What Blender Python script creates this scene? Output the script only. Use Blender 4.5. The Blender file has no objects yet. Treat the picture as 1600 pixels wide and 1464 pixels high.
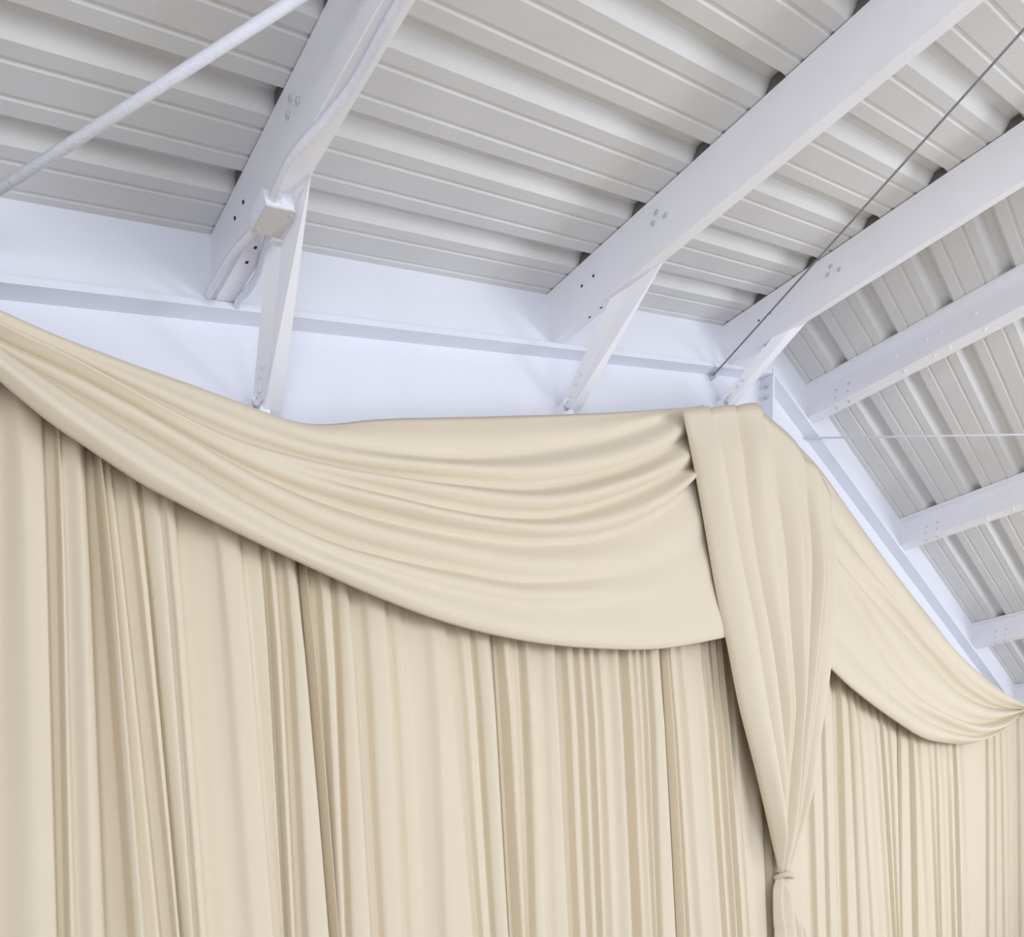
import bpy, bmesh, math, random
from mathutils import Vector, Matrix

# ------------------------------------------------------------------ camera, sky, light, exposure
scene = bpy.context.scene
C = scene.collection
ZR = 5.336                       # height of the roof underside at the ridge (ridge line at x = 0)
A = 0.2748                       # roof pitch in radians
SA, CA = math.sin(A), math.cos(A)

cam_data = bpy.data.cameras.new('camera')
cam_data.sensor_fit = 'HORIZONTAL'
cam_data.sensor_width = 36.0
cam_data.lens = 1090.63 / 1600 * 36
cam_data.shift_x = (800 - 558.56) / 1600
cam_data.shift_y = (1491.35 - 732) / 1600
cam_data.clip_start = 0.05
cam_data.clip_end = 200
cam = bpy.data.objects.new('camera', cam_data)
C.objects.link(cam)
right = Vector((0.82248172, -0.56649976, -0.05100819))
fwd = Vector((0.5594801, 0.82191781, -0.1069258))
up = Vector((0.10249798, 0.05940645, 0.99295772))
m = Matrix.Identity(4)
for i in range(3):
    m[i][0], m[i][1], m[i][2] = right[i], up[i], -fwd[i]
m[0][3], m[1][3], m[2][3] = -5.70388, -2.68435, ZR - 3.73642
cam.matrix_world = m
scene.camera = cam

world = bpy.data.worlds.new('daylight')
scene.world = world
world.use_nodes = True
bg = world.node_tree.nodes['Background']
bg.inputs['Color'].default_value = (0.86, 0.92, 1.0, 1)
bg.inputs['Strength'].default_value = 0.6

def area_light(name, loc, direction, sx, sy, power, colour):
    l = bpy.data.lights.new(name, 'AREA')
    l.shape = 'RECTANGLE'; l.size = sx; l.size_y = sy; l.energy = power; l.color = colour
    o = bpy.data.objects.new(name, l); C.objects.link(o)
    o.location = loc
    o.rotation_euler = Vector(direction).to_track_quat('-Z', 'Y').to_euler()
    return o
# daylight entering by the wide openings of the hall: behind the photographer and along the low side wall
area_light('front_opening_daylight', (1.0, -12.6, 1.75), (0, 1, 0.10), 13.0, 3.0, 400, (0.87, 0.92, 1.0))
area_light('left_opening_daylight', (-7.6, -7.0, 1.6), (1, 0, 0.12), 5.5, 2.8, 300, (0.87, 0.92, 1.0))
area_light('right_opening_daylight', (7.6, -7.0, 1.6), (-1, 0, 0.12), 5.0, 2.8, 440, (0.87, 0.92, 1.0))

vs = scene.view_settings
vs.view_transform = 'Standard'
vs.look = 'None'
vs.gamma = 1.0
vs.use_curve_mapping = False
vs.exposure = 0.02

# ------------------------------------------------------------------ materials
def material(name, colour, rough=0.5, var=0.06, scale=6.0, bump=0.0, bump_scale=60.0, sheen=0.0, translucent=0.0, spec=0.4, metal=0.0, stretch=(1, 1, 1)):
    mt = bpy.data.materials.new(name); mt.use_nodes = True
    nt = mt.node_tree; N = nt.nodes; L = nt.links
    b = N['Principled BSDF']
    b.inputs['Roughness'].default_value = rough
    b.inputs['Specular IOR Level'].default_value = spec
    b.inputs['Metallic'].default_value = metal
    if sheen:
        b.inputs['Sheen Weight'].default_value = sheen
    tc = N.new('ShaderNodeTexCoord'); mp = N.new('ShaderNodeMapping')
    mp.inputs['Scale'].default_value = stretch
    L.new(tc.outputs['Object'], mp.inputs['Vector'])
    nz = N.new('ShaderNodeTexNoise'); nz.inputs['Scale'].default_value = scale; nz.inputs['Detail'].default_value = 6
    L.new(mp.outputs['Vector'], nz.inputs['Vector'])
    mx = N.new('ShaderNodeMix'); mx.data_type = 'RGBA'
    mx.inputs[6].default_value = (*[c * (1 - var) for c in colour], 1)
    mx.inputs[7].default_value = (*[min(1, c * (1 + var)) for c in colour], 1)
    L.new(nz.outputs['Fac'], mx.inputs[0])
    L.new(mx.outputs[2], b.inputs['Base Color'])
    if bump:
        n2 = N.new('ShaderNodeTexNoise'); n2.inputs['Scale'].default_value = bump_scale; n2.inputs['Detail'].default_value = 4
        L.new(mp.outputs['Vector'], n2.inputs['Vector'])
        bp = N.new('ShaderNodeBump'); bp.inputs['Strength'].default_value = bump; bp.inputs['Distance'].default_value = 0.01
        L.new(n2.outputs['Fac'], bp.inputs['Height'])
        L.new(bp.outputs['Normal'], b.inputs['Normal'])
    if translucent:
        tr = N.new('ShaderNodeBsdfTranslucent'); L.new(mx.outputs[2], tr.inputs['Color'])
        ms = N.new('ShaderNodeMixShader'); ms.inputs[0].default_value = translucent
        L.new(b.outputs[0], ms.inputs[1]); L.new(tr.outputs[0], ms.inputs[2])
        L.new(ms.outputs[0], N['Material Output'].inputs['Surface'])
    return mt

M = {
 'steel': material('white_painted_steel', (0.93, 0.92, 0.97), 0.42, 0.035, 5, 0.10, 45),
 'rafter': material('white_painted_rafter', (0.83, 0.84, 0.92), 0.5, 0.03, 3, 0.06, 40),
 'deck': material('painted_roof_sheet', (0.72, 0.71, 0.70), 0.5, 0.05, 4, 0.05, 60),
 'conduit': material('white_painted_conduit', (0.82, 0.83, 0.90), 0.35, 0.08, 40, 0.3, 120),
 'box': material('beige_box_cover', (0.66, 0.64, 0.61), 0.5, 0.04, 20),
 'bolt': material('galvanised_bolt', (0.62, 0.63, 0.68), 0.4, 0.15, 80, metal=0.3),
 'hole': material('dark_open_hole', (0.03, 0.03, 0.035), 0.8, 0.1, 20),
 'cable': material('grey_cable', (0.30, 0.30, 0.33), 0.5, 0.15, 60),
 'wire': material('white_wire', (0.80, 0.80, 0.86), 0.4, 0.05, 60),
 'fabric': material('cream_drape_fabric', (0.775, 0.675, 0.520), 0.72, 0.02, 2.5, 0.06, 420, spec=0.2),
 'swag': material('cream_swag_fabric', (0.775, 0.68, 0.53), 0.70, 0.02, 2.5, 0.06, 420, spec=0.2),
 'dark_block': material('dark_rib_block', (0.17, 0.16, 0.155), 0.9, 0.2, 60),
 'wall': material('white_wall_sheet', (0.82, 0.82, 0.84), 0.6, 0.03, 3),
 'floor': material('pale_concrete_floor', (0.50, 0.475, 0.44), 0.6, 0.10, 1.5, 0.1, 20),
}

# ------------------------------------------------------------------ helpers
def link(name, verts, faces, mat, parent=None, smooth=False):
    me = bpy.data.meshes.new(name)
    me.from_pydata([tuple(v) for v in verts], [], faces)
    bm = bmesh.new(); bm.from_mesh(me)
    bmesh.ops.recalc_face_normals(bm, faces=bm.faces)
    bm.to_mesh(me); bm.free()
    if smooth:
        for p in me.polygons: p.use_smooth = True
    me.materials.append(M[mat])
    o = bpy.data.objects.new(name, me); C.objects.link(o)
    if parent: o.parent = parent
    return o

def tag(o, label, cat, group=None):
    o['label'] = label; o['category'] = cat
    if group: o['group'] = group
    return o

def struct(o):
    o['kind'] = 'structure'; return o

def empty(name, parent=None):
    o = bpy.data.objects.new(name, None); C.objects.link(o)
    o.empty_display_size = 0.1
    if parent: o.parent = parent
    return o

def slope_pt(s, dep, y):
    """point on the roof slope: s along the slope from the ridge (negative = left slope), dep below the deck"""
    sg = 1 if s > 0 else -1
    return Vector((s * CA - sg * dep * SA, y, ZR - abs(s) * SA - dep * CA))

def slope_side(side, s, dep, y):
    return Vector((s * CA - side * dep * SA, y, ZR - side * s * SA - dep * CA))

def strip_outline(poly, th):
    """closed outline of an open 2-D polyline thickened to th"""
    def nrm(a, b):
        d = Vector((b[0] - a[0], b[1] - a[1])); d.normalize(); return Vector((-d.y, d.x))
    L, Rr = [], []
    n = len(poly)
    for i in range(n):
        if i == 0: v = nrm(poly[0], poly[1])
        elif i == n - 1: v = nrm(poly[-2], poly[-1])
        else:
            a, b = nrm(poly[i-1], poly[i]), nrm(poly[i], poly[i+1])
            v = (a + b).normalized(); v = v / max(0.4, v.dot(a))
        L.append((poly[i][0] + v.x * th / 2, poly[i][1] + v.y * th / 2))
        Rr.append((poly[i][0] - v.x * th / 2, poly[i][1] - v.y * th / 2))
    return L + Rr[::-1]

def extrude_section(name, outline, fn, y0, y1, mat, parent=None, n_side=None):
    """outline: closed list of (s, dep); fn maps (s, dep, y) to a point"""
    n = len(outline); half = n // 2
    v = [fn(a, b, y0) for a, b in outline] + [fn(a, b, y1) for a, b in outline]
    f = [(i, (i + 1) % n, n + (i + 1) % n, n + i) for i in range(n)]
    for base in (0, n):            # caps as quads between both sides of the thickened line
        for i in range(half - 1):
            f.append((base + i, base + i + 1, base + n - 2 - i, base + n - 1 - i))
    return link(name, v, f, mat, parent)

def prism(name, quad, off, mat, parent=None):
    """solid from a polygon and an offset vector"""
    off = Vector(off); q = [Vector(p) for p in quad]; n = len(q)
    v = q + [p + off for p in q]
    f = [tuple(range(n)), tuple(range(n, 2 * n))] + [(i, (i + 1) % n, n + (i + 1) % n, n + i) for i in range(n)]
    return link(name, v, f, mat, parent)

def box_between(name, lo, hi, mat, parent=None):
    x0, y0, z0 = lo; x1, y1, z1 = hi
    return prism(name, [(x0, y0, z0), (x1, y0, z0), (x1, y1, z0), (x0, y1, z0)], (0, 0, z1 - z0), mat, parent)

def catmull(pts, k):
    P = [Vector(p) for p in pts]
    out = []
    for i in range(len(P) - 1):
        p0 = P[i - 1] if i > 0 else P[i] * 2 - P[i + 1]
        p3 = P[i + 2] if i + 2 < len(P) else P[i + 1] * 2 - P[i]
        p1, p2 = P[i], P[i + 1]
        for j in range(k):
            t = j / k
            out.append(0.5 * ((2 * p1) + (p2 - p0) * t + (2 * p0 - 5 * p1 + 4 * p2 - p3) * t * t + (3 * p1 - p0 - 3 * p2 + p3) * t ** 3))
    out.append(P[-1])
    return out

def tube(name, pts, r, mat, parent=None, sides=10, k=6):
    P = catmull(pts, k) if k > 1 else [Vector(p) for p in pts]
    v, f = [], []
    ref = Vector((0, 0, 1))
    for i, p in enumerate(P):
        d = (P[min(i + 1, len(P) - 1)] - P[max(i - 1, 0)]).normalized()
        a = d.cross(ref)
        if a.length < 1e-3: a = d.cross(Vector((1, 0, 0)))
        a.normalize(); b = d.cross(a).normalized()
        for j in range(sides):
            t = 2 * math.pi * j / sides
            v.append(p + (a * math.cos(t) + b * math.sin(t)) * r)
    n = len(P)
    for i in range(n - 1):
        for j in range(sides):
            f.append((i * sides + j, i * sides + (j + 1) % sides, (i + 1) * sides + (j + 1) % sides, (i + 1) * sides + j))
    f.append(tuple(range(sides))); f.append(tuple(range((n - 1) * sides, n * sides)))
    return link(name, v, f, mat, parent, smooth=True)

def bolt(name, p, direction, r, h, mat, parent, sides=6):
    d = Vector(direction).normalized(); p = Vector(p)
    a = d.orthogonal().normalized(); b = d.cross(a)
    v = []
    for off, rr in ((-h * 0.3, r), (h * 0.7, r), (h, r * 0.7)):
        for j in range(sides):
            t = 2 * math.pi * j / sides
            v.append(p + d * off + (a * math.cos(t) + b * math.sin(t)) * rr)
    f = []
    for k in range(2):
        for j in range(sides):
            f.append((k * sides + j, k * sides + (j + 1) % sides, (k + 1) * sides + (j + 1) % sides, (k + 1) * sides + j))
    f.append(tuple(range(sides))); f.append(tuple(range(2 * sides, 3 * sides)))
    return link(name, v, f, mat, parent)

# ------------------------------------------------------------------ traced cloth outlines, in metres on the drape wall (x along the wall, z up)
SWAG_L = [
 [(-5.293,3.464),(-5.213,3.456),(-5.13,3.449),(-5.043,3.443),(-4.952,3.44),(-4.856,3.439),(-4.756,3.439),(-4.651,3.441),(-4.541,3.443),(-4.426,3.443),(-4.305,3.443),(-4.177,3.446),(-4.041,3.463),(-3.897,3.508),(-3.743,3.568),(-3.582,3.624),(-3.411,3.679),(-3.23,3.737),(-3.038,3.798),(-2.834,3.864),(-2.617,3.934),(-2.385,4.01),(-2.137,4.092),(-1.871,4.182),(-1.585,4.281),(-1.276,4.389)],
 [(-5.296,3.444),(-5.217,3.429),(-5.135,3.418),(-5.048,3.412),(-4.957,3.406),(-4.862,3.402),(-4.763,3.398),(-4.659,3.394),(-4.549,3.39),(-4.434,3.386),(-4.313,3.383),(-4.186,3.383),(-4.051,3.388),(-3.908,3.406),(-3.756,3.432),(-3.596,3.463),(-3.426,3.499),(-3.245,3.544),(-3.053,3.6),(-2.848,3.67),(-2.629,3.752),(-2.395,3.841),(-2.146,3.942),(-1.878,4.065),(-1.59,4.209),(-1.281,4.364)],
 [(-5.299,3.426),(-5.221,3.406),(-5.138,3.393),(-5.052,3.384),(-4.961,3.372),(-4.867,3.356),(-4.768,3.338),(-4.665,3.318),(-4.556,3.302),(-4.441,3.292),(-4.319,3.29),(-4.19,3.296),(-4.054,3.306),(-3.91,3.321),(-3.757,3.341),(-3.596,3.366),(-3.424,3.397),(-3.242,3.432),(-3.049,3.467),(-2.842,3.51),(-2.621,3.573),(-2.384,3.658),(-2.13,3.761),(-1.858,3.882),(-1.565,4.044),(-1.25,4.245)],
 [(-5.303,3.406),(-5.225,3.383),(-5.143,3.368),(-5.056,3.36),(-4.967,3.347),(-4.873,3.328),(-4.775,3.308),(-4.672,3.287),(-4.564,3.267),(-4.45,3.249),(-4.329,3.236),(-4.201,3.231),(-4.066,3.231),(-3.923,3.239),(-3.772,3.252),(-3.611,3.265),(-3.441,3.278),(-3.26,3.297),(-3.067,3.322),(-2.86,3.361),(-2.64,3.415),(-2.403,3.497),(-2.149,3.603),(-1.877,3.728),(-1.584,3.876),(-1.269,4.036)],
 [(-5.305,3.387),(-5.228,3.363),(-5.146,3.347),(-5.06,3.337),(-4.97,3.324),(-4.876,3.305),(-4.778,3.284),(-4.676,3.258),(-4.568,3.233),(-4.454,3.208),(-4.334,3.186),(-4.207,3.171),(-4.073,3.163),(-3.93,3.159),(-3.779,3.16),(-3.618,3.165),(-3.448,3.174),(-3.266,3.19),(-3.072,3.209),(-2.865,3.237),(-2.644,3.283),(-2.406,3.344),(-2.151,3.433),(-1.877,3.555),(-1.582,3.722),(-1.264,3.958)],
 [(-5.309,3.356),(-5.232,3.327),(-5.151,3.297),(-5.066,3.269),(-4.976,3.242),(-4.883,3.214),(-4.784,3.188),(-4.681,3.16),(-4.572,3.129),(-4.458,3.096),(-4.337,3.066),(-4.209,3.04),(-4.074,3.019),(-3.929,3.008),(-3.776,3.006),(-3.613,3.008),(-3.44,3.015),(-3.255,3.023),(-3.059,3.03),(-2.848,3.05),(-2.622,3.092),(-2.379,3.15),(-2.119,3.219),(-1.838,3.308),(-1.535,3.439),(-1.209,3.599)],
 [(-5.315,3.307),(-5.237,3.272),(-5.156,3.236),(-5.07,3.201),(-4.98,3.167),(-4.886,3.134),(-4.787,3.103),(-4.682,3.072),(-4.572,3.04),(-4.456,3.005),(-4.333,2.973),(-4.202,2.948),(-4.064,2.931),(-3.917,2.919),(-3.76,2.911),(-3.594,2.903),(-3.417,2.9),(-3.228,2.903),(-3.026,2.911),(-2.81,2.934),(-2.577,2.973),(-2.327,3.021),(-2.058,3.074),(-1.768,3.143),(-1.454,3.25),(-1.114,3.383)],
 [(-5.322,3.251),(-5.244,3.209),(-5.162,3.161),(-5.077,3.115),(-4.986,3.079),(-4.89,3.041),(-4.789,3.005),(-4.682,2.979),(-4.57,2.953),(-4.451,2.927),(-4.325,2.901),(-4.191,2.876),(-4.05,2.85),(-3.901,2.824),(-3.741,2.801),(-3.571,2.78),(-3.39,2.764),(-3.195,2.756),(-2.987,2.755),(-2.763,2.762),(-2.523,2.778),(-2.263,2.803),(-1.983,2.836),(-1.68,2.883),(-1.35,2.955),(-0.992,3.044)],]
SWAG_R = [
 [(0.668,4.486),(0.847,4.428),(1.032,4.367),(1.226,4.305),(1.427,4.242),(1.637,4.178),(1.856,4.112),(2.084,4.045),(2.323,3.978),(2.572,3.91),(2.833,3.84),(3.107,3.766),(3.394,3.688),(3.695,3.612),(4.01,3.544),(4.341,3.482),(4.688,3.422),(5.054,3.364),(5.439,3.308),(5.846,3.248)],
 [(0.641,4.228),(0.819,4.174),(1.004,4.118),(1.197,4.057),(1.398,3.987),(1.608,3.909),(1.827,3.829),(2.056,3.745),(2.296,3.659),(2.546,3.581),(2.806,3.514),(3.077,3.452),(3.362,3.39),(3.661,3.328),(3.973,3.274),(4.3,3.23),(4.641,3.199),(4.998,3.188),(5.369,3.199),(5.761,3.213)],
 [(0.626,3.985),(0.804,3.925),(0.989,3.862),(1.181,3.804),(1.381,3.757),(1.588,3.718),(1.804,3.674),(2.029,3.621),(2.265,3.561),(2.513,3.497),(2.772,3.423),(3.044,3.34),(3.329,3.262),(3.626,3.205),(3.934,3.168),(4.256,3.146),(4.592,3.138),(4.943,3.144),(5.31,3.166),(5.695,3.196)],
 [(0.609,3.788),(0.784,3.759),(0.969,3.691),(1.163,3.597),(1.366,3.485),(1.579,3.368),(1.799,3.268),(2.028,3.179),(2.266,3.104),(2.514,3.042),(2.772,2.993),(3.04,2.957),(3.319,2.935),(3.61,2.921),(3.914,2.916),(4.23,2.927),(4.558,2.965),(4.9,3.021),(5.258,3.089),(5.632,3.165)],
 [(0.614,3.383),(0.793,3.316),(0.979,3.246),(1.172,3.18),(1.373,3.117),(1.582,3.058),(1.799,3.003),(2.025,2.954),(2.26,2.912),(2.505,2.876),(2.761,2.845),(3.027,2.816),(3.305,2.792),(3.596,2.779),(3.898,2.777),(4.212,2.797),(4.538,2.844),(4.876,2.918),(5.225,3.022),(5.59,3.145)],
 [(0.625,3.059),(0.803,3.01),(0.987,2.961),(1.179,2.917),(1.377,2.875),(1.584,2.834),(1.799,2.794),(2.023,2.755),(2.256,2.716),(2.5,2.68),(2.752,2.658),(3.014,2.654),(3.287,2.657),(3.571,2.665),(3.868,2.686),(4.176,2.725),(4.495,2.788),(4.825,2.878),(5.167,2.998),(5.525,3.121)],]
COLUMN = [
 [(-1.495,4.248),(-1.435,4.116),(-1.376,3.98),(-1.319,3.839),(-1.263,3.695),(-1.207,3.548),(-1.149,3.398),(-1.081,3.245),(-1.005,3.09),(-0.927,2.931),(-0.852,2.766),(-0.764,2.598),(-0.657,2.426),(-0.543,2.248),(-0.433,2.063),(-0.322,1.871),(-0.208,1.672),(-0.09,1.466)],
 [(-1.202,4.35),(-1.158,4.207),(-1.112,4.061),(-1.059,3.914),(-1.0,3.765),(-0.935,3.614),(-0.861,3.461),(-0.777,3.305),(-0.695,3.144),(-0.622,2.977),(-0.552,2.805),(-0.48,2.628),(-0.402,2.447),(-0.325,2.261),(-0.255,2.07),(-0.193,1.873),(-0.135,1.672),(-0.075,1.465)],
 [(-0.902,4.455),(-0.879,4.299),(-0.854,4.142),(-0.821,3.984),(-0.778,3.826),(-0.726,3.667),(-0.665,3.507),(-0.592,3.344),(-0.508,3.179),(-0.431,3.008),(-0.363,2.831),(-0.301,2.649),(-0.246,2.462),(-0.199,2.271),(-0.16,2.075),(-0.125,1.875),(-0.091,1.672),(-0.06,1.465)],
 [(-0.485,4.586),(-0.462,4.422),(-0.437,4.256),(-0.398,4.092),(-0.335,3.93),(-0.272,3.765),(-0.233,3.591),(-0.213,3.41),(-0.193,3.228),(-0.161,3.044),(-0.126,2.858),(-0.1,2.668),(-0.086,2.473),(-0.078,2.276),(-0.069,2.077),(-0.061,1.875),(-0.053,1.671),(-0.045,1.464)],
 [(-0.388,4.564),(-0.362,4.402),(-0.336,4.237),(-0.307,4.071),(-0.275,3.903),(-0.238,3.733),(-0.199,3.561),(-0.163,3.386),(-0.131,3.207),(-0.099,3.025),(-0.071,2.84),(-0.052,2.651),(-0.044,2.459),(-0.041,2.264),(-0.038,2.067),(-0.034,1.868),(-0.032,1.667),(-0.03,1.463)],
 [(-0.103,4.495),(-0.083,4.333),(-0.063,4.169),(-0.043,4.003),(-0.028,3.835),(-0.016,3.663),(-0.007,3.49),(0.0,3.315),(0.007,3.138),(0.013,2.959),(0.019,2.779),(0.023,2.596),(0.027,2.412),(0.031,2.226),(0.032,2.037),(0.025,1.847),(0.007,1.656),(-0.015,1.463)],
 [(0.094,4.433),(0.113,4.273),(0.134,4.112),(0.152,3.949),(0.162,3.781),(0.162,3.611),(0.153,3.438),(0.143,3.263),(0.133,3.088),(0.123,2.912),(0.112,2.735),(0.102,2.557),(0.094,2.377),(0.095,2.197),(0.096,2.015),(0.085,1.832),(0.05,1.647),(-0.004,1.462)],
 [(0.321,4.356),(0.34,4.199),(0.361,4.041),(0.375,3.88),(0.373,3.714),(0.358,3.545),(0.336,3.374),(0.313,3.202),(0.292,3.031),(0.27,2.859),(0.247,2.686),(0.224,2.513),(0.203,2.339),(0.187,2.165),(0.168,1.99),(0.137,1.813),(0.082,1.637),(0.011,1.462)],
 [(0.516,4.282),(0.547,4.131),(0.58,3.978),(0.606,3.822),(0.612,3.661),(0.601,3.495),(0.579,3.328),(0.551,3.159),(0.517,2.989),(0.476,2.818),(0.432,2.648),(0.383,2.477),(0.337,2.307),(0.296,2.137),(0.247,1.967),(0.184,1.797),(0.112,1.629),(0.031,1.461)],]
TAIL = [
 [(-0.09,1.466),(-0.141,1.376),(-0.144,1.284),(-0.14,1.192),(-0.129,1.098),(-0.117,1.004)],
 [(-0.06,1.465),(-0.078,1.373),(-0.086,1.281),(-0.076,1.187),(-0.055,1.092),(-0.036,0.996)],
 [(-0.03,1.463),(-0.002,1.369),(0.051,1.273),(0.084,1.176),(0.106,1.079),(0.129,0.982)],
 [(0.001,1.462),(0.039,1.367),(0.087,1.271),(0.136,1.173),(0.181,1.074),(0.225,0.973)],
 [(0.031,1.461),(0.06,1.366),(0.111,1.269),(0.178,1.17),(0.248,1.068),(0.323,0.965)],]
DRAPE0 = [
 (-5.4,3.395,-5.643,1.491,0.4),
 (-5.305,3.323,-5.522,1.482,0.6),
 (-5.193,3.295,-5.387,1.468,0.2),
 (-5.144,3.215,-5.258,1.459,0.8),
 (-5.089,3.188,-5.204,1.454,0.75),
 (-5.068,3.214,-5.182,1.45,0.3),
 (-5.039,3.2,-5.165,1.449,0.3),
 (-5.035,3.162,-5.151,1.449,0.8),
 (-5.02,3.167,-5.125,1.446,0.62),
 (-4.977,3.125,-5.081,1.444,0.95),
 (-4.962,3.131,-5.046,1.44,0.8),
 (-4.929,3.178,-5.001,1.433,0.02),
 (-4.911,3.169,-4.932,1.427,0.05),
 (-4.907,3.114,-4.928,1.431,0.85),
 (-4.903,3.1,-4.908,1.429,1),
 (-4.895,3.136,-4.871,1.423,0.4),
 (-4.868,3.109,-4.839,1.421,0.6),
 (-4.847,3.128,-4.806,1.416,0.25),
 (-4.807,3.109,-4.772,1.414,0.3),
 (-4.798,3.071,-4.768,1.415,0.75),
 (-4.781,3.068,-4.761,1.414,0.72),
 (-4.757,3.088,-4.739,1.411,0.35),
 (-4.753,3.068,-4.735,1.412,0.6),
 (-4.709,3.038,-4.713,1.411,0.85),
 (-4.687,3.042,-4.692,1.408,0.72),
 (-4.676,3.023,-4.683,1.409,0.95),
 (-4.653,3.021,-4.66,1.406,0.9),
 (-4.614,3.058,-4.618,1.4,0.25),
 (-4.551,3.033,-4.559,1.395,0.4),
 (-4.485,3.011,-4.494,1.39,0.5),
 (-4.469,2.986,-4.438,1.386,0.8),
 (-4.401,2.968,-4.365,1.38,0.85),
 (-4.357,2.987,-4.324,1.374,0.45),
 (-4.327,2.974,-4.305,1.373,0.55),
 (-4.298,2.963,-4.3,1.373,0.62),
 (-4.259,2.977,-4.272,1.369,0.3),
 (-4.255,2.944,-4.268,1.373,0.8),
 (-4.238,2.942,-4.256,1.37,0.75),
 (-4.199,2.962,-4.215,1.364,0.35),
 (-4.181,2.955,-4.196,1.363,0.4),
 (-4.177,2.927,-4.192,1.365,0.85),
 (-4.158,2.913,-4.106,1.357,0.95),
 (-4.083,2.964,-4.035,1.347,0.0),]
DRAPE1 = [
 (-4.086,2.965,-4.045,1.348,0.0),
 (-4.082,2.947,-4.041,1.349,0.3),
 (-4.078,2.924,-4.037,1.353,0.7),
 (-4.074,2.925,-4.033,1.352,0.6),
 (-4.036,2.937,-4.029,1.349,0.3),
 (-4.014,2.933,-4.025,1.348,0.3),
 (-4.01,2.903,-4.021,1.353,0.85),
 (-3.977,2.89,-4.014,1.349,0.9),
 (-3.924,2.917,-3.957,1.341,0.3),
 (-3.92,2.893,-3.953,1.343,0.75),
 (-3.894,2.872,-3.878,1.337,0.95),
 (-3.831,2.901,-3.811,1.328,0.3),
 (-3.791,2.891,-3.777,1.325,0.35),
 (-3.775,2.865,-3.766,1.326,0.75),
 (-3.696,2.844,-3.687,1.319,0.9),
 (-3.631,2.871,-3.613,1.311,0.3),
 (-3.614,2.857,-3.585,1.309,0.5),
 (-3.585,2.85,-3.542,1.305,0.55),
 (-3.546,2.857,-3.505,1.301,0.35),
 (-3.444,2.837,-3.427,1.295,0.5),
 (-3.388,2.812,-3.391,1.293,0.85),
 (-3.328,2.808,-3.239,1.28,0.85),
 (-3.262,2.827,-3.165,1.271,0.4),
 (-3.229,2.822,-3.147,1.27,0.45),
 (-3.202,2.806,-3.14,1.27,0.75),
 (-3.164,2.804,-3.098,1.267,0.75),
 (-3.112,2.82,-3.045,1.26,0.4),
 (-3.108,2.803,-3.041,1.263,0.75),
 (-3.057,2.792,-2.987,1.258,0.95),
 (-2.942,2.836,-2.867,1.243,0.0),]
DRAPE2 = [
 (-2.956,2.836,-2.872,1.244,0.0),
 (-2.918,2.834,-2.847,1.242,0.05),
 (-2.914,2.802,-2.843,1.249,0.85),
 (-2.892,2.801,-2.835,1.243,0.9),
 (-2.822,2.822,-2.768,1.235,0.35),
 (-2.793,2.817,-2.764,1.236,0.5),
 (-2.75,2.826,-2.732,1.232,0.3),
 (-2.746,2.807,-2.728,1.236,0.8),
 (-2.742,2.804,-2.697,1.231,0.9),
 (-2.67,2.825,-2.626,1.223,0.4),
 (-2.603,2.824,-2.593,1.22,0.5),
 (-2.572,2.817,-2.553,1.218,0.75),
 (-2.54,2.814,-2.481,1.212,0.9),
 (-2.447,2.843,-2.39,1.201,0.2),
 (-2.419,2.842,-2.361,1.199,0.3),
 (-2.415,2.821,-2.357,1.203,0.85),
 (-2.396,2.824,-2.321,1.198,0.9),
 (-2.309,2.85,-2.231,1.188,0.3),
 (-2.305,2.835,-2.227,1.192,0.75),
 (-2.291,2.836,-2.21,1.187,0.8),
 (-2.213,2.859,-2.134,1.179,0.3),
 (-2.209,2.844,-2.13,1.183,0.75),
 (-2.195,2.847,-2.119,1.179,0.75),
 (-2.12,2.868,-2.048,1.171,0.3),
 (-2.113,2.859,-2.026,1.171,0.65),
 (-2.024,2.873,-1.963,1.164,0.5),
 (-1.975,2.868,-1.889,1.159,0.9),
 (-1.852,2.905,-1.763,1.145,0.1),
 (-1.848,2.878,-1.759,1.154,0.85),
 (-1.837,2.888,-1.749,1.147,0.9),
 (-1.78,2.903,-1.69,1.141,0.6),
 (-1.773,2.898,-1.653,1.138,0.85),
 (-1.689,2.921,-1.573,1.129,0.4),
 (-1.685,2.915,-1.569,1.132,0.7),
 (-1.629,2.929,-1.529,1.126,0.45),
 (-1.625,2.917,-1.525,1.129,0.85),
 (-1.581,2.925,-1.408,1.117,0.95),
 (-1.432,2.97,-1.26,1.1,0.0),]
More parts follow.
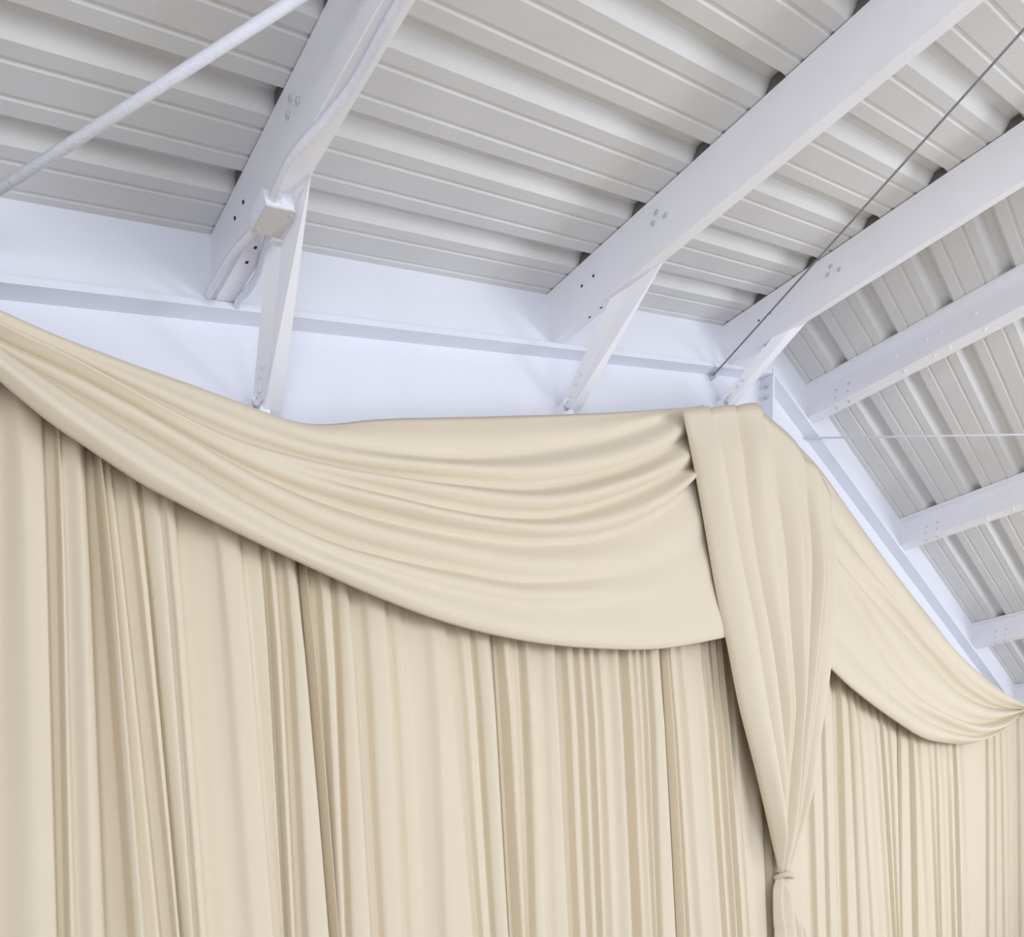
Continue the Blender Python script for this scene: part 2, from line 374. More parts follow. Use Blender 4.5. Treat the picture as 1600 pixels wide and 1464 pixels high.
DRAPE3 = [
 (-1.446,2.967,-1.267,1.101,0.0),
 (-1.442,2.945,-1.263,1.109,0.7),
 (-1.438,2.947,-1.259,1.104,0.8),
 (-1.39,2.969,-1.189,1.095,0.3),
 (-1.386,2.958,-1.185,1.099,0.75),
 (-1.367,2.963,-1.169,1.094,0.75),
 (-1.295,2.981,-1.092,1.087,0.4),
 (-1.256,2.977,-1.039,1.083,0.85),
 (-1.183,2.996,-0.961,1.075,0.45),
 (-1.112,3.004,-0.864,1.067,0.6),
 (-1.061,3.006,-0.797,1.062,0.85),
 (-0.964,3.031,-0.694,1.051,0.3),
 (-0.96,3.019,-0.69,1.055,0.75),
 (-0.939,3.027,-0.663,1.049,0.7),
 (-0.86,3.046,-0.579,1.041,0.3),
 (-0.856,3.035,-0.575,1.043,0.75),
 (-0.793,3.054,-0.512,1.035,0.4),
 (-0.789,3.04,-0.508,1.038,0.9),
 (-0.726,3.062,-0.436,1.028,0.45),
 (-0.674,3.069,-0.388,1.024,0.5),
 (-0.652,3.068,-0.371,1.023,0.7),
 (-0.5,3.095,-0.242,1.012,0.6),
 (-0.368,3.108,-0.152,1.005,0.9),
 (-0.223,3.143,-0.01,0.99,0.2),
 (-0.219,3.128,-0.006,0.995,0.75),
 (-0.12,3.136,0.066,0.985,0.8),
 (0.028,3.163,0.223,0.969,0.3),
 (0.108,3.16,0.334,0.96,0.6),
 (0.214,3.161,0.485,0.947,0.75),
 (0.374,3.185,0.634,0.933,0.3),
 (0.463,3.182,0.732,0.924,0.4),
 (0.479,3.163,0.736,0.927,0.8),
 (0.621,3.158,0.847,0.915,0.75),
 (0.741,3.168,0.961,0.904,0.4),
 (0.745,3.144,0.965,0.906,0.75),
 (0.843,3.12,1.075,0.895,0.85),
 (1.02,3.145,1.26,0.877,0.1),]
DRAPE4 = [
 (1.011,3.148,1.236,0.879,0.1),
 (1.088,3.126,1.359,0.868,0.15),
 (1.092,3.087,1.363,0.872,0.75),
 (1.15,3.045,1.469,0.86,0.9),
 (1.299,3.057,1.64,0.843,0.25),
 (1.303,3.028,1.647,0.844,0.6),
 (1.329,2.999,1.762,0.834,0.9),
 (1.473,3.01,1.917,0.819,0.3),
 (1.505,2.977,1.94,0.818,0.65),
 (1.591,2.966,2.063,0.806,0.55),
 (1.655,2.935,2.151,0.799,0.8),
 (1.761,2.938,2.266,0.788,0.45),
 (1.81,2.904,2.307,0.785,0.8),
 (1.96,2.909,2.438,0.773,0.3),
 (1.964,2.881,2.442,0.779,0.75),
 (2.037,2.864,2.446,0.776,0.75),
 (2.158,2.868,2.508,0.766,0.35),
 (2.172,2.839,2.512,0.773,0.75),
 (2.259,2.817,2.516,0.772,0.85),
 (2.458,2.838,2.661,0.752,0.0),]
DRAPE5 = [
 (2.443,2.84,2.644,0.753,0.0),
 (2.447,2.812,2.658,0.753,0.5),
 (2.562,2.783,2.84,0.738,0.6),
 (2.693,2.786,2.994,0.723,0.2),
 (2.697,2.755,2.998,0.732,0.9),
 (2.701,2.737,3.123,0.713,1),
 (2.939,2.751,3.365,0.69,0.15),
 (2.964,2.723,3.433,0.685,0.6),
 (3.025,2.709,3.502,0.679,0.8),
 (3.175,2.718,3.643,0.666,0.35),
 (3.212,2.702,3.647,0.671,0.75),
 (3.344,2.71,3.709,0.66,0.4),
 (3.364,2.699,3.715,0.66,0.8),
 (3.52,2.711,3.9,0.643,0.35),
 (3.56,2.702,3.967,0.638,0.75),
 (3.709,2.714,4.146,0.621,0.35),
 (3.747,2.703,4.151,0.622,0.85),
 (3.934,2.719,4.349,0.603,0.3),
 (3.938,2.707,4.353,0.607,0.85),
 (4.09,2.723,4.52,0.588,0.4),
 (4.131,2.719,4.617,0.58,0.9),
 (4.328,2.74,4.803,0.562,0.35),
 (4.433,2.75,4.924,0.552,0.6),
 (4.8,2.811,5.095,0.538,0.85),
 (5.059,2.85,5.367,0.512,0.2),
 (5.063,2.856,5.371,0.514,0.7),
 (5.09,2.881,5.465,0.505,0.85),
 (5.27,2.91,5.68,0.485,0.35),
 (5.274,2.923,5.698,0.484,0.75),
 (5.332,2.952,5.815,0.474,0.8),
 (5.488,2.982,5.982,0.458,0.4),
 (5.492,3.005,5.989,0.458,0.75),
 (5.552,3.035,6.069,0.451,0.85),
 (5.712,3.066,6.241,0.435,0.45),
 (5.725,3.085,6.265,0.434,0.75),
 (5.806,3.114,6.304,0.43,0.9),
 (6.113,3.162,6.659,0.397,0.0),
 (6.213,3.191,6.746,0.389,0.1),
 (6.217,3.192,6.75,0.396,0.7),
 (6.271,3.221,6.89,0.378,0.8),
 (6.553,3.267,7.263,0.344,0.4),]

# ------------------------------------------------------------------ the setting
HALF = 7.7                        # half width of the hall
YB, YF = 0.22, -12.8              # end wall behind the drapes, open front of the hall
EAVE = ZR - HALF * math.tan(A)

struct(box_between('floor', (-HALF - 1, -30, -0.1), (HALF + 1, YB, 0), 'floor'))
wall_left = struct(box_between('wall_left', (-HALF - 0.1, -4.2, 0), (-HALF, YB, EAVE), 'wall'))
box_between('lintel', (-HALF - 0.1, -9.8, 3.05), (-HALF, -4.2, EAVE), 'wall', wall_left)
box_between('wall_section', (-HALF - 0.1, YF, 0), (-HALF, -9.8, EAVE), 'wall', wall_left)
wall_right = struct(box_between('wall_right', (HALF, -4.4, 0), (HALF + 0.1, YB, EAVE), 'wall'))
box_between('lintel', (HALF, -9.6, 3.05), (HALF + 0.1, -4.4, EAVE), 'wall', wall_right)
box_between('wall_section', (HALF, YF, 0), (HALF + 0.1, -9.6, EAVE), 'wall', wall_right)
wall_back = struct(prism('wall_back', [(-HALF, YB, 0), (HALF, YB, 0), (HALF, YB, EAVE), (0, YB, ZR), (-HALF, YB, EAVE)], (0, 0.1, 0), 'wall'))
struct(prism('wall_front', [(-HALF, YF, 3.15), (HALF, YF, 3.15), (HALF, YF, EAVE + 0.05), (0, YF, ZR), (-HALF, YF, EAVE + 0.05)], (0, -0.1, 0), 'wall'))

# ribbed roof sheets: one mesh per slope, copied sheet by sheet
PITCH = 0.3048
D0 = 0.2149                       # first rib in front of the end frame
PROFILE = [(-0.052, 0), (-0.050, 0.0), (-0.022, 0.040), (0.010, 0.040), (0.045, 0.0),
           (0.088, 0), (0.092, 0.005), (0.102, 0.005), (0.107, 0),
           (0.190, 0), (0.194, 0.005), (0.204, 0.005), (0.209, 0)]
def sheet_mesh(side):
    line = []
    for k in range(3):
        for a, h in PROFILE:
            line.append((a + k * PITCH, h))
    line.append((3 * PITCH - 0.053, 0))
    n = len(line); L = (HALF + 0.35) / CA
    v = []
    for s in (0.0, side * L):
        for th in (0, 0.004):
            for a, h in line:
                v.append(slope_side(side, s, -h - th, a))
    f = []
    for i in range(n - 1):
        f.append((i, i + 1, 2 * n + i + 1, 2 * n + i))
        f.append((n + i, n + i + 1, 3 * n + i + 1, 3 * n + i))
        f.append((2 * n + i, 2 * n + i + 1, 3 * n + i + 1, 3 * n + i))
        f.append((i, i + 1, n + i + 1, n + i))
    f.append((0, n, 3 * n, 2 * n)); f.append((n - 1, 2 * n - 1, 4 * n - 1, 3 * n - 1))
    return v, f
ceiling = struct(empty('ceiling'))
for side in (-1, 1):
    first = None
    for k in range(15):
        y = -D0 - 2 * PITCH - k * 3 * PITCH + 3 * PITCH
        if first is None:
            first = link('roof_sheet', *sheet_mesh(side), 'deck', ceiling); o = first
        else:
            o = first.copy(); C.objects.link(o)
        o.location = (0, y, 0)
link('ridge_cap', [(-0.25, YF, ZR - 0.02), (0, YF, ZR + 0.06), (0.25, YF, ZR - 0.02), (-0.25, YB, ZR - 0.02), (0, YB, ZR + 0.06), (0.25, YB, ZR - 0.02),
                   (-0.25, YF, ZR + 0.0), (0, YF, ZR + 0.08), (0.25, YF, ZR + 0.0), (-0.25, YB, ZR + 0.0), (0, YB, ZR + 0.08), (0.25, YB, ZR + 0.0)],
     [(0, 1, 4, 3), (1, 2, 5, 4), (6, 7, 10, 9), (7, 8, 11, 10), (0, 1, 7, 6), (1, 2, 8, 7), (3, 4, 10, 9), (4, 5, 11, 10), (0, 3, 9, 6), (2, 5, 11, 8)], 'deck', ceiling)

# ------------------------------------------------------------------ end frame: rafter with flanges, ridge plate
H = 0.235                         # purlin depth
WEB_Y = 0.08
FL_T = 0.026
RD = 0.76                         # depth of the rafter's lower flange below the deck
rafter = tag(empty('steel_rafter'), 'white painted steel gable rafter running behind the top of the drapes', 'beam')
for side in (-1, 1):
    L = side * (HALF - 0.05) / CA
    def fn(s, dep, y, side=side): return slope_side(side, s, dep, y)
    def slab(name, d0, d1, y0, y1, side=side, L=L):
        def e(dep): return side * dep * SA / CA      # mitre on the ridge plane
        q = [slope_side(side, e(d0), d0, y0), slope_side(side, L, d0, y0), slope_side(side, L, d1, y0), slope_side(side, e(d1), d1, y0)]
        return prism(name, q, (0, y1 - y0, 0), 'rafter', rafter)
    slab('web', H + FL_T - 0.004, RD, WEB_Y, WEB_Y + 0.01)
    slab('top_flange', H + 0.002, H + FL_T, 0.0, 0.17)
    tube('sealant_bead', [slope_side(side, side * 0.08, H + 0.001, 0.012), slope_side(side, L, H + 0.001, 0.012)], 0.0055, 'rafter', rafter, 6, 1)
    slab('bottom_flange', RD, RD + 0.02, 0.0, 0.17)
zr0 = ZR - (H + 0.0) / CA
prism('ridge_plate', [(-0.012, -0.005, zr0 + 0.0), (0.012, -0.005, zr0 + 0.0), (0.012, -0.005, ZR - RD / CA - 0.03), (-0.012, -0.005, ZR - RD / CA - 0.03)], (0, 0.16, 0), 'rafter', rafter)
for dz in (0.10, 0.17, 0.36):
    bolt('bolt', (-0.014, 0.035, zr0 - dz), (-1, 0, 0), 0.016, 0.022, 'bolt', rafter)

# purlins on the rafter: (s at the deck, tilt of the web foot, label)
LEFT_P = [(-6.56, -0.06, 'white steel purlin beyond the junction box, near the low side of the roof'),
          (-4.546, -0.075, 'white steel purlin with the junction box and conduits along it'),
          (-2.520, -0.035, 'white steel purlin above the middle of the wide swag, with open bolt holes'),
          (-0.680, 0.02, 'white steel purlin beside the ridge with the dark cable crossing it')]
RIGHT_P = [(0.640, 0.0, 'white steel purlin just past the ridge with bolt heads in rows'),
           (2.598, 0.0, 'white steel purlin second down the far slope from the ridge'),
           (4.790, 0.0, 'white steel purlin third down the far slope from the ridge'),
           (6.522, 0.0, 'white steel purlin lowest on the far slope above the gathered swag end')]
PY0 = 0.06
PY1 = YF + 0.1
purlins = []
for i, (s, ds, lab) in enumerate(LEFT_P + RIGHT_P):
    side = -1 if s < 0 else 1
    fn = lambda a, b, y, side=side: slope_side(side, a, b, y)
    p = tag(empty('roof_purlin'), lab, 'beam', 'purlins under the roof sheets')
    if side < 0:
        web = [(s, 0.004), (s + ds, H - 0.003)]
        top = [(s + 0.004, 0.006), (s + 0.075, 0.006), (s + 0.075, 0.022)]
        bot = [(s + ds, H - 0.003), (s + ds + 0.085, H - 0.003), (s + ds + 0.085, H - 0.022)]
    else:
        web = [(s, 0.004), (s + ds, H - 0.003)]
        top = [(s - 0.072, 0.022), (s - 0.072, 0.006), (s, 0.006)]
        bot = [(s + ds, H - 0.003), (s + ds + 0.085, H - 0.003), (s + ds + 0.085, H - 0.020)]
    extrude_section('web', strip_outline(web, 0.006), fn, PY0, PY1, 'steel', p)
    extrude_section('top_flange', strip_outline(top, 0.006), fn, PY0, PY1, 'steel', p)
    extrude_section('bottom_flange', strip_outline(bot, 0.006), fn, PY0, PY1, 'steel', p)
    nl = (slope_side(side, -1, 0, 0) - slope_side(side, 0, 0, 0)).normalized()
    dn = (slope_side(side, 0, 1, 0) - slope_side(side, 0, 0, 0)).normalized()
    # bolt heads / holes on the web and on the lower flange
    if side > 0:
        for yy in (-0.18, -0.26):
            bolt('bolt', fn(s - 0.003, 0.13, yy), nl, 0.008, 0.008, 'bolt', p)
            bolt('bolt', fn(s - 0.003, 0.19, yy), nl, 0.007, 0.007, 'bolt', p)
            bolt('bolt', fn(s + 0.04, H, yy), dn, 0.009, 0.008, 'bolt', p)
        for yy in (-0.55, -0.72, -0.80, -0.98):
            bolt('screw', fn(s - 0.003, 0.11 + 0.05 * ((yy * 10) % 2 > 1), yy), nl, 0.009, 0.010, 'steel', p)
            bolt('screw', fn(s + 0.03, H, yy - 0.05), dn, 0.009, 0.008, 'steel', p)
    else:
        for yy in (-0.20, -0.27):
            bolt('bolt_hole', fn(s + ds * 0.45 - 0.0025, 0.10, yy), nl, 0.006, 0.002, 'hole', p, 10)
            bolt('bolt_hole', fn(s + ds + 0.04, H - 0.0005, yy), dn, 0.007, 0.002, 'hole', p, 10)
        for yy, dd in ((-0.62, 0.07), (-0.66, 0.11), (-0.60, 0.10)):
            bolt('bolt', fn(s + ds * dd / H - 0.003, dd, yy), nl, 0.010, 0.010, 'bolt', p)
    # dark blocks filling the ribs over the purlin
    block = None
    for k in range(14):
        if block is None:
            prof = [(-0.046, 0.006), (-0.021, -0.038), (0.009, -0.038), (0.042, 0.006)]
            q = [fn(s + 0.012, dep, a) for a, dep in prof]
            block = prism('rib_block', q, fn(s + 0.035, 0, 0) - fn(s + 0.012, 0, 0), 'dark_block', p); o = block
        else:
            o = block.copy(); C.objects.link(o)
        o.location = (0, -D0 - k * PITCH, 0)
    purlins.append((s, ds, side, p))

# closure panels between the purlins, standing on the rafter's top flange
trim = struct(empty('trim_1'))
edges = [-(HALF - 0.02) / CA] + [s for s, ds, sd, p in purlins if sd < 0]
def closure(q):
    return prism('closure_panel', q, (0, 0.02, 0), 'rafter', trim)
lp = [(s, ds) for s, ds, sd, p in purlins if sd < 0]
rp = [(s, ds) for s, ds, sd, p in purlins if sd > 0]
def bay(side, a, b):
    (s0, d0), (s1, d1) = a, b
    t, h = -0.034, H + 0.004
    closure([slope_side(side, s0, t, 0.02), slope_side(side, s1, t, 0.02), slope_side(side, s1 + d1, h, 0.02), slope_side(side, s0 + d0, h, 0.02)])
seq = [(-(HALF - 0.02) / CA, 0)] + lp
for a, b in zip(seq[:-1], seq[1:]): bay(-1, a, b)
seq = rp + [((HALF - 0.02) / CA, 0)]
for a, b in zip(seq[:-1], seq[1:]): bay(1, a, b)
closure([slope_side(-1, lp[-1][0], -0.034, 0.02), Vector((0, 0.02, ZR + 0.03)), slope_side(1, rp[0][0], -0.034, 0.02),
         slope_side(1, rp[0][0], H + 0.004, 0.02), Vector((0, 0.02, ZR - (H + 0.004) / CA)), slope_side(-1, lp[-1][0] + lp[-1][1], H + 0.004, 0.02)])

# diagonal flange braces from the purlins down to the rafter
def brace(l0, l1, r0, r1, label, leg=0.05):
    p = tag(empty('flange_brace'), label, 'brace', 'diagonal braces between purlins and rafter')
    l0, l1, r0, r1 = map(Vector, (l0, l1, r0, r1))
    ax = (l1 - l0).normalized(); w = (r0 - l0)
    nrm = ax.cross(w).normalized()
    if nrm.y > 0: nrm = -nrm
    prism('wide_leg', [l0, r0, r1, l1], -nrm * 0.006, 'steel', p)
    prism('side_leg', [l0, l1, l1 - nrm * leg - w.normalized() * 0.03, l0 - nrm * leg - w.normalized() * 0.03], w.normalized() * 0.006, 'steel', p)
    for t in (0.10, 0.2, 0.27):
        c = l0.lerp(l1, t) - nrm * leg * 0.5 - w.normalized() * 0.017
        bolt('punched_hole', c, -w, 0.009, 0.004, 'rafter', p, 8)
    for k, dx in enumerate((-0.035, -0.01)):
        bolt('bolt', l0 + Vector((dx, 0.0 + 0.01 * k, 0.03 * k)), (-0.5, -1, -0.2), 0.018, 0.03, 'bolt', p)
    prism('clip', [l0 + Vector((-0.05, 0.0, -0.04)), l0 + Vector((0.03, 0.0, -0.02)), l0 + Vector((0.03, 0.0, 0.05)), l0 + Vector((-0.05, 0.0, 0.03))], (0, 0.061, 0), 'steel', p)
    return p
brace((-4.188, 0.02, 3.536), (-4.292, -0.36, 3.799 + 0.02), (-4.105, 0.02, 3.546), (-4.306, -0.60, 3.882), 'white steel angle brace dropping from the junction-box purlin to the rafter')
brace((-2.243, 0.02, 4.134), (-2.348, -0.45, 4.455), (-2.154, 0.02, 4.161), (-2.325, -0.62, 4.453), 'white steel angle brace under the purlin above the middle of the wide swag')
brace((-0.575, 0.02, 4.688), (-0.525, -0.40, 4.972), (-0.480, 0.02, 4.717), (-0.455, -0.46, 5.0), 'white steel angle brace beside the ridge plate, next to the dark cable')

# junction box and conduits on the purlin
fnL = lambda a, b, y: slope_side(-1, a, b, y)
jb = tag(empty('junction_box'), 'white metal junction box with beige cover under the purlin', 'electrical box')
def jslab(name, d0, d1, grow, mat):
    s0, s1, y0, y1 = -4.675 - grow, -4.562 + grow, -0.50 - grow, -0.395 + grow
    q = [fnL(s0, d0, y0), fnL(s1, d0, y0), fnL(s1, d0, y1), fnL(s0, d0, y1)]
    off = fnL(0, d1, 0) - fnL(0, d0, 0)
    return prism(name, q, off, mat, jb)
jslab('body', H, H + 0.045, 0.0, 'conduit')
jslab('cover', H + 0.045, H + 0.050, 0.003, 'box')
for a, y in ((-4.665, -0.41), (-4.572, -0.485)):
    bolt('screw', fnL(a, H + 0.05, y), fnL(0, 1, 0) - fnL(0, 0, 0), 0.006, 0.004, 'bolt', jb)
for y in (-0.425, -0.465):
    bolt('knockout', fnL(-4.675, H + 0.022, y), (-1, 0, -0.3), 0.014, 0.002, 'rafter', jb, 12)
bolt('knockout', fnL(-4.60, H + 0.022, -0.50), (0, -1, 0), 0.014, 0.002, 'rafter', jb, 12)
def conduit(pts, r, label):
    o = tube('conduit', [fnL(*p) for p in pts], r, 'conduit')
    return tag(o, label, 'pipe', 'conduits at the junction box')
conduit([(-4.640, H + 0.02, -0.49), (-4.645, H + 0.018, -0.55), (-4.645, H + 0.012, -0.62), (-4.63, H + 0.012, -0.70), (-4.60, H + 0.012, -0.79), (-4.58, H + 0.012, -0.90), (-4.585, H + 0.012, -1.1), (-4.59, H + 0.012, -1.6), (-4.59, H + 0.012, -3.0), (-4.59, H + 0.012, -6.0)], 0.015, 'long white conduit running along the purlin edge away from the wall')
conduit([(-4.640, H + 0.022, -0.40), (-4.652, H + 0.02, -0.34), (-4.668, H + 0.012, -0.24), (-4.672, H + 0.012, -0.15), (-4.676, H + 0.012, -0.03)], 0.013, 'short straight white conduit from the junction box to the rafter flange')
conduit([(-4.585, H + 0.022, -0.39), (-4.575, H + 0.022, -0.33), (-4.545, H + 0.016, -0.25), (-4.525, H + 0.014, -0.17), (-4.525, H + 0.014, -0.09), (-4.535, H + 0.010, -0.03), (-4.53, H + 0.012, 0.005)], 0.013, 'short kinked white conduit with a bend below the junction box')

# roof cross bracing
def rod(name, a, b, r, mat, label, cat):
    return tag(tube(name, [a, b], r, mat, None, 10, 1), label, cat)
d = (Vector((-4.567, -0.949, 3.882)) - Vector((-5.179, -0.221, 3.71)))
a0 = Vector((-5.179, -0.221, 3.71))
rod('bracing_rod', a0 - d * 0.29, a0 + d * 1.36, 0.0135, 'conduit', 'thick white bracing rod crossing under the roof sheets before the junction box', 'rod')
rod('bracing_cable', (-0.690, 0.075, 4.850), (-2.36, -2.62, 4.55), 0.0055, 'cable', 'thin dark bracing cable anchored to the rafter beside the ridge', 'cable')
bolt('anchor', (-0.690, 0.075, 4.850), (0.1, -1, 0.1), 0.02, 0.03, 'bolt', bpy.data.objects['bracing_cable'])
rod('bracing_wire', (0.66, 0.075, 4.86), (2.55, -1.85, 4.47), 0.0065, 'wire', 'thin white bracing wire stretched across the far roof slope', 'cable')

# ------------------------------------------------------------------ cloth
def lerp(a, b, t): return a + (b - a) * t
def cloth(name, verts, cols, mat, parent=None, thick=0.003):
    rows = len(verts) // cols
    f = [(r * cols + c, r * cols + c + 1, (r + 1) * cols + c + 1, (r + 1) * cols + c) for r in range(rows - 1) for c in range(cols - 1)]
    o = link(name, verts, f, mat, parent, smooth=True)
    md = o.modifiers.new('thickness', 'SOLIDIFY'); md.thickness = thick; md.offset = 0
    return o

def draped(name, guides, ys, weights, mat, parent=None, fine=4, per=8, ratio=0.6, cap=0.08, hem=True, power=None, skew=1.5, crease=None):
    """cloth through guide creases; between two creases it swells towards the room.
    crease[i](u) is 1 for a sharp crease on guide i and 0 where the guide has no crease at all"""
    power = power or K(0.8)
    crease = crease or [K(1)] * len(guides)
    G = [catmull([(x, 0, z) for x, z in g], fine) for g in guides]
    n = len(G[0]); m = len(G)
    amp = [[min(cap, ratio * (G[i + 1][c] - G[i][c]).length) * weights[i](c / (n - 1)) for c in range(n)] for i in range(m - 1)]
    yg = []
    for i in range(m):
        row = []
        for c in range(n):
            u = c / (n - 1)
            near = [amp[k][c] for k in (i - 1, i) if 0 <= k < m - 1]
            row.append(ys[i](u) - (1 - crease[i](u)) * sum(near) / len(near))
        yg.append(row)
    rows = []
    for i in range(m - 1):
        for j in range(per):
            t = j / per
            row = []
            for c in range(n):
                u = c / (n - 1)
                q = G[i][c].lerp(G[i + 1][c], t)
                a = amp[i][c] * lerp(crease[i](u), crease[i + 1](u), t)
                y = lerp(yg[i][c], yg[i + 1][c], t) - a * abs(math.sin(math.pi * t ** skew)) ** power(u)
                row.append(Vector((q.x, y, q.z)))
            rows.append(row)
    rows.append([Vector((p.x, yg[-1][c], p.z)) for c, p in enumerate(G[-1])])
    if hem:
        rows.append([Vector((p.x, p.y + 0.012, p.z - 0.004)) for p in rows[-1]])
        rows.append([Vector((p.x, p.y + 0.022, p.z + 0.02)) for p in rows[-2]])
        rows.append([Vector((p.x, p.y + 0.010, p.z + 0.05)) for p in rows[-2]])
    v = [p for r in rows for p in r]
    return cloth(name, v, n, mat, parent)

K = lambda c: (lambda u: c)
def ramp(*kv):
    def f(u):
        for (a, x), (b, y) in zip(kv[:-1], kv[1:]):
            if u <= b:
                t = max(0, (u - a) / (b - a)); t = t * t * (3 - 2 * t)
                return x + (y - x) * t
        return kv[-1][1]
    return f

# the wide swag; its gathered end lies outside the frame on the low side
pin = (-6.15, 3.36)
SL = []
for i, g in enumerate(SWAG_L):
    x0, z0 = g[0]
    zz = pin[1] - 0.012 * i
    ext = [(pin[0], zz), (lerp(pin[0], x0, 0.35), lerp(zz, z0, 0.33) - 0.01), (lerp(pin[0], x0, 0.7), lerp(zz, z0, 0.68) - 0.01)]
    (xa, za), (xb, zb) = g[-2], g[-1]
    SL.append(ext + g + [(xb + 0.16, zb + (zb - za) / (xb - xa) * 0.16)])        # tucked under the gathered drape
ysL = [K(-.09), K(-.105), ramp((0, -.085), (.5, -.095), (.8, -.12), (1, -.12)), K(-.135), ramp((0, -.085), (.5, -.105), (.8, -.145), (1, -.145)), ramp((0, -.085), (.5, -.105), (.85, -.155), (1, -.155)), K(-.165), K(-.18)]
wL = [ramp((0, .6), (.4, .5), (.6, .3), (1, .3)), ramp((0, 1), (.5, .8), (.8, .8), (1, .6)), ramp((0, 1), (.5, 1), (.85, 1), (1, .5)),
      ramp((0, 1), (.5, 1), (.85, .9), (1, .7)), ramp((0, 1), (.5, 1), (.8, .7), (.9, .3), (1, .2)), ramp((0, .9), (.4, .6), (.8, .6), (.9, .2), (1, .1)), ramp((0, .9), (.5, .4), (.8, .3), (1, .1))]
cL = [K(1), ramp((0, .2), (.45, .2), (.7, .8), (1, .9)), K(1), ramp((0, .1), (.42, .15), (.6, .9), (1, 1)), K(1), ramp((0, 1), (.6, 1), (1, .6)), ramp((0, .15), (.4, .3), (.6, .7), (.85, .5), (1, .2)), K(1)]
tag(draped('swag', SL, ysL, wL, 'swag', ratio=0.85, cap=0.085, power=ramp((0, .45), (.45, .55), (.7, 1.0), (1, 1.0)), crease=cL),
    'wide cream swag sweeping in soft curved folds beneath the gable rafter', 'swag')

# the small swag on the far side of the ridge
SR = []
for g in SWAG_R:                                  # tucked under the gathered drape
    (xa, za), (xb, zb) = g[0], g[1]
    SR.append([(xa - 0.45, za - (zb - za) / (xb - xa) * 0.30), (xa - 0.22, za - (zb - za) / (xb - xa) * 0.18)] + g)
ysR = [K(y) for y in (-.09, -.11, -.125, -.14, -.15, -.165)]
wR = [ramp((0, .1), (.5, .5), (1, .9)), ramp((0, .1), (.4, .6), (1, 1)), ramp((0, .1), (.4, .6), (1, 1)), ramp((0, .2), (.4, .3), (.7, .8), (1, 1)), ramp((0, .1), (.5, .3), (1, .9))]
tag(draped('swag', SR, ysR, wR, 'swag', ratio=1.2, cap=0.13, power=ramp((0, 1), (.5, .8), (1, .45))), 'smaller cream swag gathered to a point low on the far slope', 'swag')

# the gathered drape hanging over the ridge
col = tag(empty('gathered_drape'), 'cream pleated drape hung from the ridge and tied to a narrow waist', 'curtain')
def between(a, b, t): return [(lerp(p[0], q[0], t), lerp(p[1], q[1], t)) for p, q in zip(a, b)]
CG, CS, CD = [], [], []                       # guides, crease strength, extra depth of the crease
MIDS = {2: (0.5,), 6: (0.5,)}
DEEP = (0.015, 0.01, 0.01, 0.07, 0.05, 0.02, 0.03, 0.01, 0.03)
for i in range(9):
    CG.append(COLUMN[i]); CS.append(K(1)); CD.append(DEEP[i])
    for t in MIDS.get(i, ()):
        CG.append(between(COLUMN[i], COLUMN[i + 1], t)); CS.append(ramp((0, .25), (.3, .6), (1, .9))); CD.append(0.0)
ysC = [lambda u, d=d: -0.21 - 0.02 * math.sin(math.pi * u) + 0.08 * u + d * (1 - u) for d in CD]
draped('pleated_panel', CG, ysC, [ramp((0, .3 * k if i < 4 else 0.05), (.12 if i < 4 else .3, .9 * k), (1, k)) for i, k in enumerate((1, .8, 1, .9, .15, 1, .6, .9, .7, .6))], 'swag', col, fine=3, per=9, ratio=1.0, cap=0.10, hem=False, skew=1.2, power=K(.65), crease=CS)
wx = (COLUMN[0][-1][0] + COLUMN[-1][-1][0]) / 2; wz = COLUMN[4][-1][1]
hw = (COLUMN[-1][-1][0] - COLUMN[0][-1][0]) / 2
TG = []
for g in TAIL:
    xe, ze = g[-1]
    TG.append(g + [(xe + (xe - wx) * 0.35, ze - 0.5), (xe + (xe - wx) * 0.5, ze - 1.1), (xe + (xe - wx) * 0.5, 0.01)])
ysT = [K(-.11), K(-.13), K(-.12), K(-.13), K(-.11)]
draped('hanging_tail', TG, ysT, [K(1)] * 4, 'swag', col, fine=4, per=7, ratio=0.6, cap=0.06, hem=False)
ring = [(wx + hw * 1.1 * math.cos(t), -0.135 + 0.05 * math.sin(t), wz + 0.01 * math.sin(2 * t)) for t in [2 * math.pi * k / 16 for k in range(17)]]
tube('tie_band', ring, 0.022, 'swag', col, 8, 2)

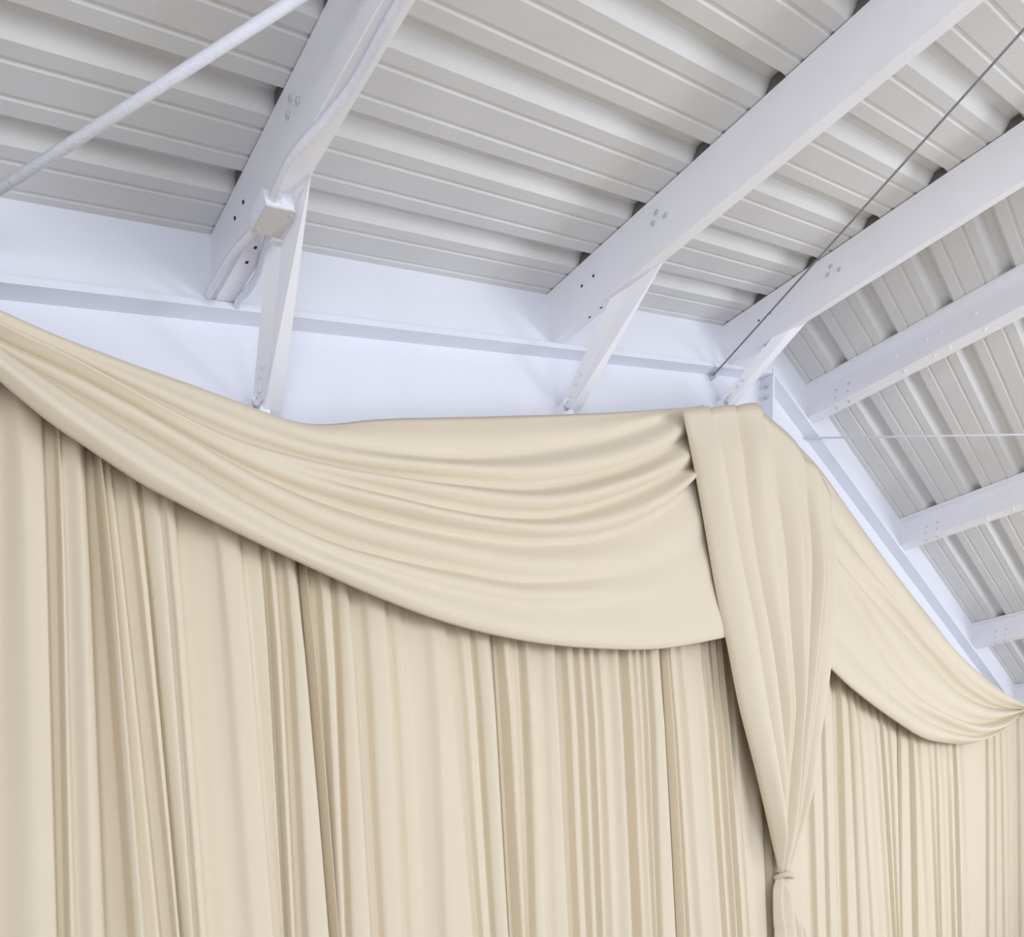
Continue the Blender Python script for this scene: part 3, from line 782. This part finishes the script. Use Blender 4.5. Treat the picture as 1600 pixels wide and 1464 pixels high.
# flat drapes below and behind the swags
TOPLINE = [(x, z) for x, z in SL[5]] + [(-0.2, 4.35), (0.4, 4.35)] + SWAG_R[3][1:] + [(6.3, SWAG_R[3][-1][1] - 0.05), (9, SWAG_R[3][-1][1] - 0.1)]
def top_z(x):
    for (a, za), (b, zb) in zip(TOPLINE[:-1], TOPLINE[1:]):
        if a <= x <= b: return lerp(za, zb, (x - a) / max(1e-6, b - a))
    return TOPLINE[0][1] if x < TOPLINE[0][0] else TOPLINE[-1][1]
Y0 = -0.005
def drape(table, AMP, label):
    cols = []
    n = len(table)
    for k in range(n - 1):
        a, b = table[k], table[k + 1]
        def slope_at(q):                             # smooth slope of the fold depth at a control point
            if q == 0 or q == n - 1: return 0.0
            p0, p1, p2 = table[q - 1], table[q], table[q + 1]
            s0 = (p1[4] - p0[4]) / (p1[0] - p0[0]); s1 = (p2[4] - p1[4]) / (p2[0] - p1[0])
            return 0.0 if s0 * s1 <= 0 else 2 * s0 * s1 / (s0 + s1)
        h = b[0] - a[0]; m0, m1 = slope_at(k) * h, slope_at(k + 1) * h
        for j in range(5 if k < n - 2 else 6):
            t = j / 5
            dd = (2*t**3 - 3*t*t + 1) * a[4] + (t**3 - 2*t*t + t) * m0 + (-2*t**3 + 3*t*t) * b[4] + (t**3 - t*t) * m1
            cols.append((lerp(a[0], b[0], t), lerp(a[1], b[1], t), lerp(a[2], b[2], t), lerp(a[3], b[3], t), dd))
    R = 26
    v = []
    for r in range(R):
        q = r / (R - 1)
        for xt, zt, xb, zb, dd in cols:
            z1 = max(top_z(xt), zt + 0.03)
            z = z1 * (1 - q) + 0.01 * q
            t = min(1.06, max(-0.02, (zt - z) / (zt - zb)))
            x = lerp(xt, xb, t)
            tight = 1.0 - 0.25 * max(0, min(1, 1 - t * 4))
            v.append(Vector((x, Y0 - AMP * dd * tight + 0.004 * math.sin(x * 9 + z * 2.2), z)))
    o = cloth('drape_panel', v, len(cols), 'fabric', None, 0.002)
    return tag(o, label, 'curtain', 'cream drape panels hanging to the floor')
for a, b in zip((DRAPE0, DRAPE1, DRAPE2, DRAPE3, DRAPE4), (DRAPE1, DRAPE2, DRAPE3, DRAPE4, DRAPE5)):
    e = a[-1]                                        # neighbours meet edge to edge
    b[0] = (e[0] + 0.003, e[1], e[2] + 0.003, e[3], e[4])
    for k in range(1, 4):
        q = b[k]; b[k] = (max(q[0], b[k-1][0] + 0.004), q[1], max(q[2], b[k-1][2] + 0.004), q[3], q[4])
drape(DRAPE0, 0.110, 'cream drape panel with the broadest folds, hanging below the steep end of the wide swag')
drape(DRAPE1, 0.100, 'cream drape panel with soft shallow folds below the middle of the wide swag')
drape(DRAPE2, 0.085, 'cream drape panel with narrow ribbon-like pleats below the lowest sag of the wide swag')
drape(DRAPE3, 0.075, 'cream drape panel running behind the tied gathered drape')
drape(DRAPE4, 0.065, 'cream drape panel below the upper end of the smaller swag, past the tied drape')
drape(DRAPE5, 0.065, 'cream drape panel below the gathered point of the smaller swag')
